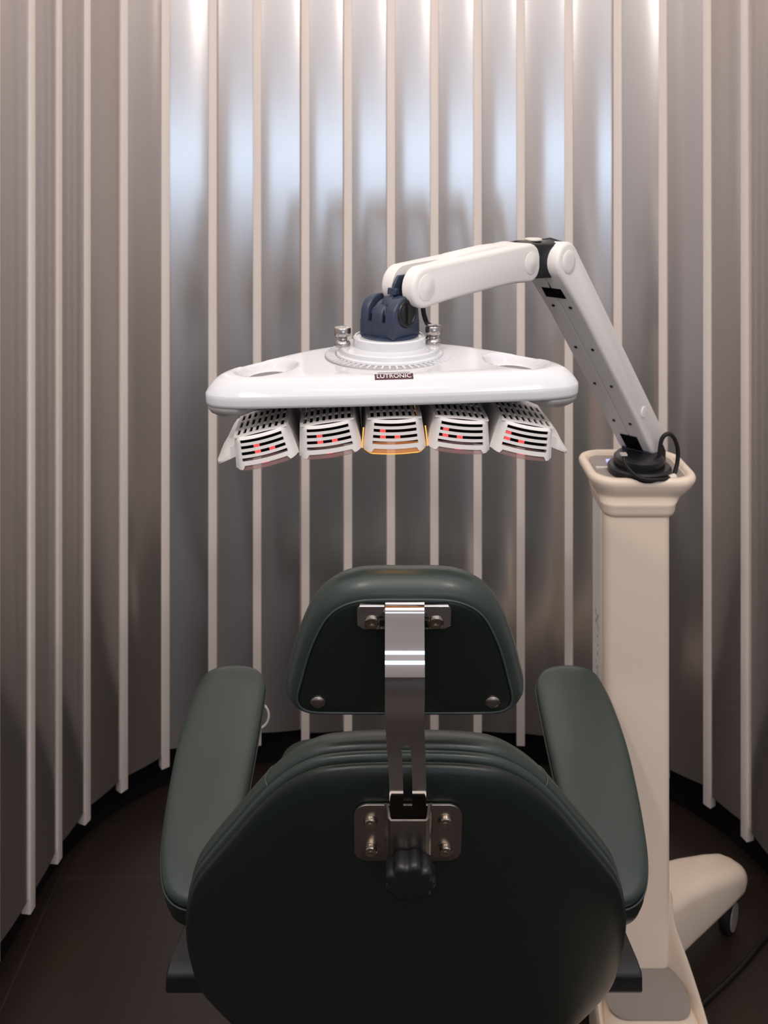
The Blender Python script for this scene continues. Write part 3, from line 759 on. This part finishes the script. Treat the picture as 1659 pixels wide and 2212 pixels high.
obj('swivel_tongue', bm, M['navy'], swb)
bm = bmesh.new(); lathe(bm, [(0.010, -0.021), (0.010, 0.021)], UL, NN, 24); obj('pivot_pin', bm, M['black_plastic'], lamp)
bm = bmesh.new(); tube(bm, [P(910, 630, 1.235), P(913, 660, 1.235), P(916, 680, 1.235), P(922, 697, 1.230), P(932, 708, 1.215), P(925, 732, 1.20)], 0.0033, 12, 40); obj('head_cable', bm, M['rubber'], lamp)

# ---- five LED panels under the head
def grid_holes(us, vs, hole, fn):
    bm = bmesh.new(); vv = {}
    def g(i, j):
        if (i, j) not in vv: vv[(i, j)] = bm.verts.new(fn(us[i], vs[j]))
        return vv[(i, j)]
    for i in range(len(us)-1):
        for j in range(len(vs)-1):
            if not hole((us[i]+us[i+1])/2, (vs[j]+vs[j+1])/2): bm.faces.new((g(i, j), g(i+1, j), g(i+1, j+1), g(i, j+1)))
    return bm
def thicken(bm, t):
    bmesh.ops.recalc_face_normals(bm, faces=bm.faces); bm.normal_update()
    bmesh.ops.solidify(bm, geom=list(bm.faces), thickness=t); return bm
PW, PHT, PLEN = 0.0335, 0.036, 0.19
for k, (xl, roll, dz, dy) in enumerate(((-0.1505, 12, -0.0105, 0.0), (-0.0758, 6.5, -0.0025, 0.0), (0.0, 0, 0.0, 0.0), (0.0758, -6.5, -0.0025, 0.0), (0.1505, -12, -0.0110, 0.0))):
    r = math.radians(roll)
    O = hl(xl, -0.112, 1.1605-HC.z+dz)
    ax = hx*math.cos(r)+hz*math.sin(r); az = -hx*math.sin(r)+hz*math.cos(r); ay = hy
    def L3(x, y, z, O=O, ax=ax, ay=ay, az=az): return O+ax*x+ay*y+az*z
    bow = lambda u: 0.004*(u/PW)**2+0.014*max(0, (abs(u)/PW-0.76)/0.24)**2
    flare = lambda z: 0.95+0.15*(0.018-z)/0.036                 # narrower towards the top
    # front grille with four slots
    us = sorted(set([-PW+PW*2*i/24 for i in range(25)])); 
    rows = [(c-0.0019, c+0.0019) for c in (-0.0068, 0.0001, 0.0071, 0.0139)]
    vs = [-0.0165]
    for a, b in rows: vs += [a, b]
    vs += [0.0175, 0.0192]; vs = sorted(set(vs))
    def hole(u, v):
        return abs(u) < 0.0240 and any(a < v < b for a, b in rows)
    bm = grid_holes(us, vs, hole, lambda u, v: L3(u*flare(v), bow(u)+max(0, v-0.0165)*0.8, (v if v > -0.016 else (-0.0178 if abs(u) > 0.0245 else -0.0134))-0.0016*(1-(u/PW)**2)))
    thicken(bm, 0.0016)
    pan = obj('led_panel', bm, M['white_satin'], lamp, sharp=35, label=('outer' if abs(roll) > 10 else 'middle' if roll == 0 else 'inner')+' white vented LED panel'+('' if roll == 0 else ' left of the middle' if xl < 0 else ' right of the middle'))
    # top grille: long slots
    nu = 17; us2 = []; 
    us2 = [-PW*0.93+PW*1.86*i/nu for i in range(nu+1)]
    vs2 = [0.0035, 0.009, 0.031, 0.036, 0.060, 0.065, 0.085, 0.16]
    ubands = [(us2[i], us2[i+1]) for i in range(1, nu-1, 2)]
    def hole2(u, v): return any(a < u < b for a, b in ubands) and (0.009 < v < 0.031 or 0.036 < v < 0.060 or 0.065 < v < 0.085)
    bm = grid_holes(us2, vs2, hole2, lambda u, v: L3(u, v+0.4*bow(u)*max(0, 1-v/0.05), 0.0204-0.0015*(u/PW)**2))
    thicken(bm, 0.0018); obj('top_grille', bm, M['white_satin'], pan, sharp=35)
    # dark inside, side walls
    bm = bmesh.new(); prism(bm, [(-PW*0.86, -0.014), (PW*0.86, -0.014), (PW*0.80, 0.0145), (-PW*0.80, 0.0145)], L3(0, 0, 0), ax, az, ay, 0.022, PLEN-0.01); obj('panel_core', bm, M['matte_black'], pan, sharp=30)
    for s in (-1, 1):
        bm = bmesh.new()
        a = [L3(s*PW*flare(z)*1.0, 0.0165 if z < 0.01 else 0.0185, z) for z in (-0.0185, 0.0192)]
        b = [L3(s*PW*flare(z)*1.0, PLEN, z) for z in (-0.0185, 0.0192)]
        quad = [a[0], b[0], b[1], a[1]]
        v1 = [bm.verts.new(p) for p in quad]; v2 = [bm.verts.new(p-ax*s*0.0016) for p in quad]
        bm.faces.new(v1); bm.faces.new(v2[::-1])
        for i in range(4): bm.faces.new((v1[i], v2[i], v2[(i+1) % 4], v1[(i+1) % 4]))
        obj('side_wall', bm, M['white_satin'], pan, sharp=30)
    # clear tray below
    bm = bmesh.new()
    def tr(z, kk, ins):
        o = []
        for i in range(25):
            u = -PW+PW*2*i/24; o.append(L3(u*1.09*kk, bow(u)+ins, z-0.0016*(1-(u/PW)**2)))
        o += [L3(PW*1.09*kk, PLEN, z), L3(-PW*1.09*kk, PLEN, z)]
        return o
    loft(bm, [tr(-0.0128, 0.955, 0.0022), tr(-0.0178, 0.985, 0.0016), tr(-0.0192, 0.975, 0.0018), tr(-0.0203, 0.945, 0.0040)])
    obj('clear_tray', bm, M['lens_orange'] if roll == 0 else M['lens'], pan, sharp=30, label='amber lit tray' if roll == 0 else 'clear pink tray')
    # red LED blocks seen through the slots
    j = 0
    for (u, v) in ((-0.0135, -0.0068), (-0.0135, 0.0001), (0.0035, -0.0068)):
        bm = bmesh.new(); box(bm, L3(u+0.002*roll/6, 0.0195, v), 0.0065, 0.003, 0.0050, ax, ay, az); obj('led', bm, M['led_red'], pan, sharp=30, label='red LED'); j += 1
    if roll != 0:
        bm = bmesh.new(); box(bm, L3(-0.001, 0.0060, -0.0165), 0.008, 0.001, 0.0012, ax, ay, az); obj('led', bm, M['led_hot'], pan, sharp=30, label='bright red LED')
    else:
        bm = bmesh.new(); tube(bm, [L3(PW*1.05*q, bow(PW*q*0.98)+0.0030, -0.0200-0.0016*(1-q*q)) for q in (-1, -0.8, -0.6, -0.4, -0.2, 0, 0.2, 0.4, 0.6, 0.8, 1)], 0.0006, 8, 30); obj('amber_edge', bm, M['amber_glow'], pan)
        for s in (-1, 1):
            bm = bmesh.new(); tube(bm, [L3(s*PW*1.13, 0.014, -0.017), L3(s*PW*1.10, 0.014, -0.004), L3(s*PW*1.07, 0.016, 0.006)], 0.0008, 8, 12); obj('amber_edge', bm, M['amber_glow'], pan)
    # swept grip at the outer side of the outermost panels
    if abs(roll) > 10:
        s = -1 if xl < 0 else 1
        bm = bmesh.new()
        sec = lambda y, k: [L3(s*x, y, z) for x, z in ((PW*1.02, 0.010*k), (PW*1.02+0.010*k, 0.008*k), (PW+0.020*k, -0.004*k), (PW+0.028*k, -0.0125*k), (PW+0.027*k, -0.0155*k), (PW+0.015*k, -0.0135*k), (PW*1.02, -0.0105*k))]
        loft(bm, [sec(0.020, 0.62), sec(0.030, 0.9), sec(0.045, 1.0), sec(0.10, 1.0), sec(0.125, 0.85), sec(0.135, 0.5)])
        obj('side_grip', bm, M['white_satin'], pan, sharp=50, label='white swept side grip')
bm = bmesh.new()                                              # hanger frame linking the panels to the head
prism(bm, [(-0.17, -0.001), (-0.10, 0.006), (0.10, 0.006), (0.17, -0.001), (0.17, 0.004), (0.10, 0.012), (-0.10, 0.012), (-0.17, 0.004)], HC-V(0,0,0.0525), hx, hz, hy, -0.03, 0.06); obj('panel_hanger', bm, M['matte_black'], lamp, sharp=30)

# ---- base: broad front foot, rear legs, casters
bm = bmesh.new()
def fr(k, z, y0=1.15, y1=1.685):
    o = [(-0.105-k, y0-k), (0.105+k, y0-k), (0.078+k, 1.46), (0.060+k, 1.60), (0.055+k, y1+k), (-0.055-k, y1+k), (-0.060-k, 1.60), (-0.078-k, 1.46)]
    q = []
    for i in range(len(o)):                                   # rounded corners
        a, b, c = Vector(o[i-1]), Vector(o[i]), Vector(o[(i+1) % len(o)])
        r = min(0.035, (b-a).length*0.4, (c-b).length*0.4); p0 = b+(a-b).normalized()*r; p2 = b+(c-b).normalized()*r
        for t in (0, 0.25, 0.5, 0.75, 1.0): q.append(p0*(1-t)**2+b*2*t*(1-t)+p2*t*t)
    return [V(xc+p.x, p.y, z) for p in q]
loft(bm, [fr(0.004, 0.045), fr(0.007, 0.055), fr(0.004, 0.082), fr(-0.004, 0.098), fr(-0.014, 0.106), fr(-0.030, 0.1085)])
base = obj('base_foot', bm, M['cream_plastic'], lamp, sharp=60, label='broad cream foot')
# swept flanks between column and foot
ridge = catmull([P(x, y, d) for x, y, d in ((1450, 1925, 1.557), (1452, 1955, 1.556), (1460, 2000, 1.551), (1472, 2034, 1.541), (1490, 2084, 1.522), (1510, 2145, 1.495), (1530, 2212, 1.460), (1541, 2262, 1.425))], 30)
for s in (1, -1):
    bm = bmesh.new(); rr = []
    for p in ridge:
        ox = p.x-xc; X = lambda e: xc+s*(ox+e)
        lo = 0.060
        rr.append([V(X(0.008), p.y+0.012, lo), V(X(0.0035), p.y+0.005, p.z-0.012), V(X(0.0005), p.y+0.001, p.z-0.0025), V(X(-0.002), p.y, p.z), V(X(-0.005), p.y+0.001, p.z-0.0025), V(X(-0.010), p.y+0.004, p.z-0.016), V(X(-0.018), p.y+0.008, lo)])
    loft(bm, rr); obj('base_flank', bm, M['cream_plastic'], base, sharp=50)
bm = bmesh.new()                                              # grey inset on the foot
pts = [V(xc+x, 1.508+y, 0.1100) for x, y in rrect(0.066, 0.048, 0.028, 10)]; pt2 = [p+V(0,0,0.0016) for p in pts]
loft(bm, [pts, pt2]); obj('grey_inset', bm, M['warm_grey'], base, label='grey inset plate')
for s in (1, -1):
    A = V(xc+s*0.035, 1.625, 0); B = V(xc+s*0.262, 1.800, 0)
    u = (B-A); L = u.length; u.normalize(); sd = V(-u.y, u.x, 0)
    bm = bmesh.new(); rings = []
    for t, hw, zb, zt in ((0.0, 0.050, 0.070, 0.185), (0.25, 0.046, 0.068, 0.172), (0.5, 0.042, 0.064, 0.152), (0.75, 0.038, 0.060, 0.128), (0.9, 0.034, 0.058, 0.112), (0.97, 0.026, 0.060, 0.100), (1.0, 0.014, 0.066, 0.090)):
        c = A+u*L*t; rings.append([c+sd*x*1.0+V(0,0,(zb+zt)/2+z) for x, z in rrect(hw, (zt-zb)/2, min(0.020, (zt-zb)/2*0.9, hw*0.9), 5)])
    loft(bm, rings); leg = obj('rear_leg', bm, M['cream_plastic'], lamp, sharp=60)
    wc = A+u*L*0.80+V(0.010*s, -0.01, 0.030)
    bm = bmesh.new(); wa = V(0.80*s, -0.60, 0).normalized()
    lathe(bm, [(0.010, -0.011), (0.026, -0.011), (0.030, -0.008), (0.030, 0.008), (0.026, 0.011), (0.010, 0.011)], wc, wa, 36); cst = obj('caster', bm, M['rubber'], leg)
    bm = bmesh.new(); lathe(bm, [(0.0235, -0.0125), (0.0235, 0.0125)], wc, wa, 32); lathe(bm, [(0.007, 0.0), (0.007, 0.045)], wc+V(0,0,0.0), V(0,0,1), 16); obj('caster_hub', bm, M['warm_grey'], leg)
for s in (1, -1):
    wc = V(xc+s*0.085, 1.20, 0.030); bm = bmesh.new(); lathe(bm, [(0.010, -0.011), (0.026, -0.011), (0.030, -0.008), (0.030, 0.008), (0.026, 0.011), (0.010, 0.011)], wc, V(1,0,0), 36); lathe(bm, [(0.007, 0.0), (0.007, 0.03)], wc, V(0,0,1), 16); obj('caster', bm, M['rubber'], base)

# ================================================================== power cable on the floor
bm = bmesh.new()
fp = [(1505, 2180), (1535, 2152), (1575, 2115), (1615, 2072), (1650, 2030), (1690, 1990)]
pp = []
for px, py in fp:
    d = (H-0.005)*F/(py-HY); pp.append(P(px, py, d))
pp[-1].z = 0.005
org = Vector((pp[2].x, pp[2].y, 0))
tube(bm, pp, 0.0042, 10, 60)
cab = obj('power_cable', bm, M['rubber'], origin=org)
cab['label'] = 'thin black power cable lying on the brown floor right of the lamp base'; cab['category'] = 'cable'

# ================================================================== LIGHTS
def area(name, loc, size, size_y, power, col, tgt=None, rot=None):
    l = bpy.data.lights.new(name, 'AREA'); l.shape = 'RECTANGLE'; l.size = size; l.size_y = size_y; l.energy = power; l.color = col
    o = bpy.data.objects.new(name, l); COL.objects.link(o); o.location = loc
    if tgt is not None: o.rotation_euler = (Vector(tgt)-Vector(loc)).to_track_quat('-Z', 'Y').to_euler()
    if rot is not None: o.rotation_euler = rot
    return o
area('ceiling_bounce_fill', (0.05, -0.25, ZTOP-0.012), 4.2, 4.2, 52, (1.0, 0.95, 0.925), rot=(0, 0, 0))  # added fill over the whole ceiling, standing in for its bounced light
area('cove_light', (0.05, 1.95, ZTOP-0.03), 1.0, 0.10, 2, (1.0, 0.86, 0.74), tgt=(0.05, 2.05, 0))
for x in (-0.09, 0.19):
    l = bpy.data.lights.new('downlight', 'SPOT'); l.energy = 2.5; l.spot_size = math.radians(70); l.spot_blend = 0.6; l.shadow_soft_size = 0.03; l.color = (1.0, 0.93, 0.87)
    o = bpy.data.objects.new('downlight', l); COL.objects.link(o); o.location = (x, 0.35, ZTOP-0.02)
    o.rotation_euler = (Vector((x, 1.15, 1.2))-Vector(o.location)).to_track_quat('-Z', 'Y').to_euler()
for x in (-0.55, 0.65):  # added fill spots that brighten the fins and column, not known fixtures
    l = bpy.data.lights.new('alcove_fill_spot', 'SPOT'); l.energy = 30; l.spot_size = math.radians(75); l.spot_blend = 0.8; l.shadow_soft_size = 0.06; l.color = (1.0, 0.91, 0.85)
    o = bpy.data.objects.new('alcove_fill_spot', l); COL.objects.link(o); o.location = (x, -0.15, ZTOP-0.03)
    o.rotation_euler = (Vector((-0.62 if x > 0 else 0.62, 1.75, 0.85))-Vector(o.location)).to_track_quat('-Z', 'Y').to_euler()
l = bpy.data.lights.new('amber_led_light', 'AREA'); l.size = 0.05; l.energy = 0.02; l.color = (1.0, 0.42, 0.10)
o = bpy.data.objects.new('amber_led_light', l); COL.objects.link(o); o.location = hl(0, -0.06, -0.094)
w = bpy.data.worlds.new('World'); scene.world = w; w.use_nodes = True
w.node_tree.nodes['Background'].inputs['Color'].default_value = (0.8, 0.8, 0.85, 1); w.node_tree.nodes['Background'].inputs['Strength'].default_value = 0.05

# ================================================================== CAMERA
cd = bpy.data.cameras.new('camera'); cam = bpy.data.objects.new('camera', cd); COL.objects.link(cam)
cam.location = (0, 0, H); cam.rotation_euler = (PI/2, 0, 0)
cd.sensor_fit = 'VERTICAL'; cd.sensor_height = 36.0; cd.sensor_width = 27.0
cd.lens = F/2212*36.0
cd.shift_y = -(1106-HY)/2212
cd.clip_start = 0.02
cd.dof.use_dof = True; cd.dof.focus_distance = 1.10; cd.dof.aperture_fstop = 8.0
scene.camera = cam
scene.view_settings.view_transform = 'Standard'; scene.view_settings.look = 'None'; scene.view_settings.gamma = 1.0
scene.view_settings.use_curve_mapping = False
scene.view_settings.exposure = 0.30
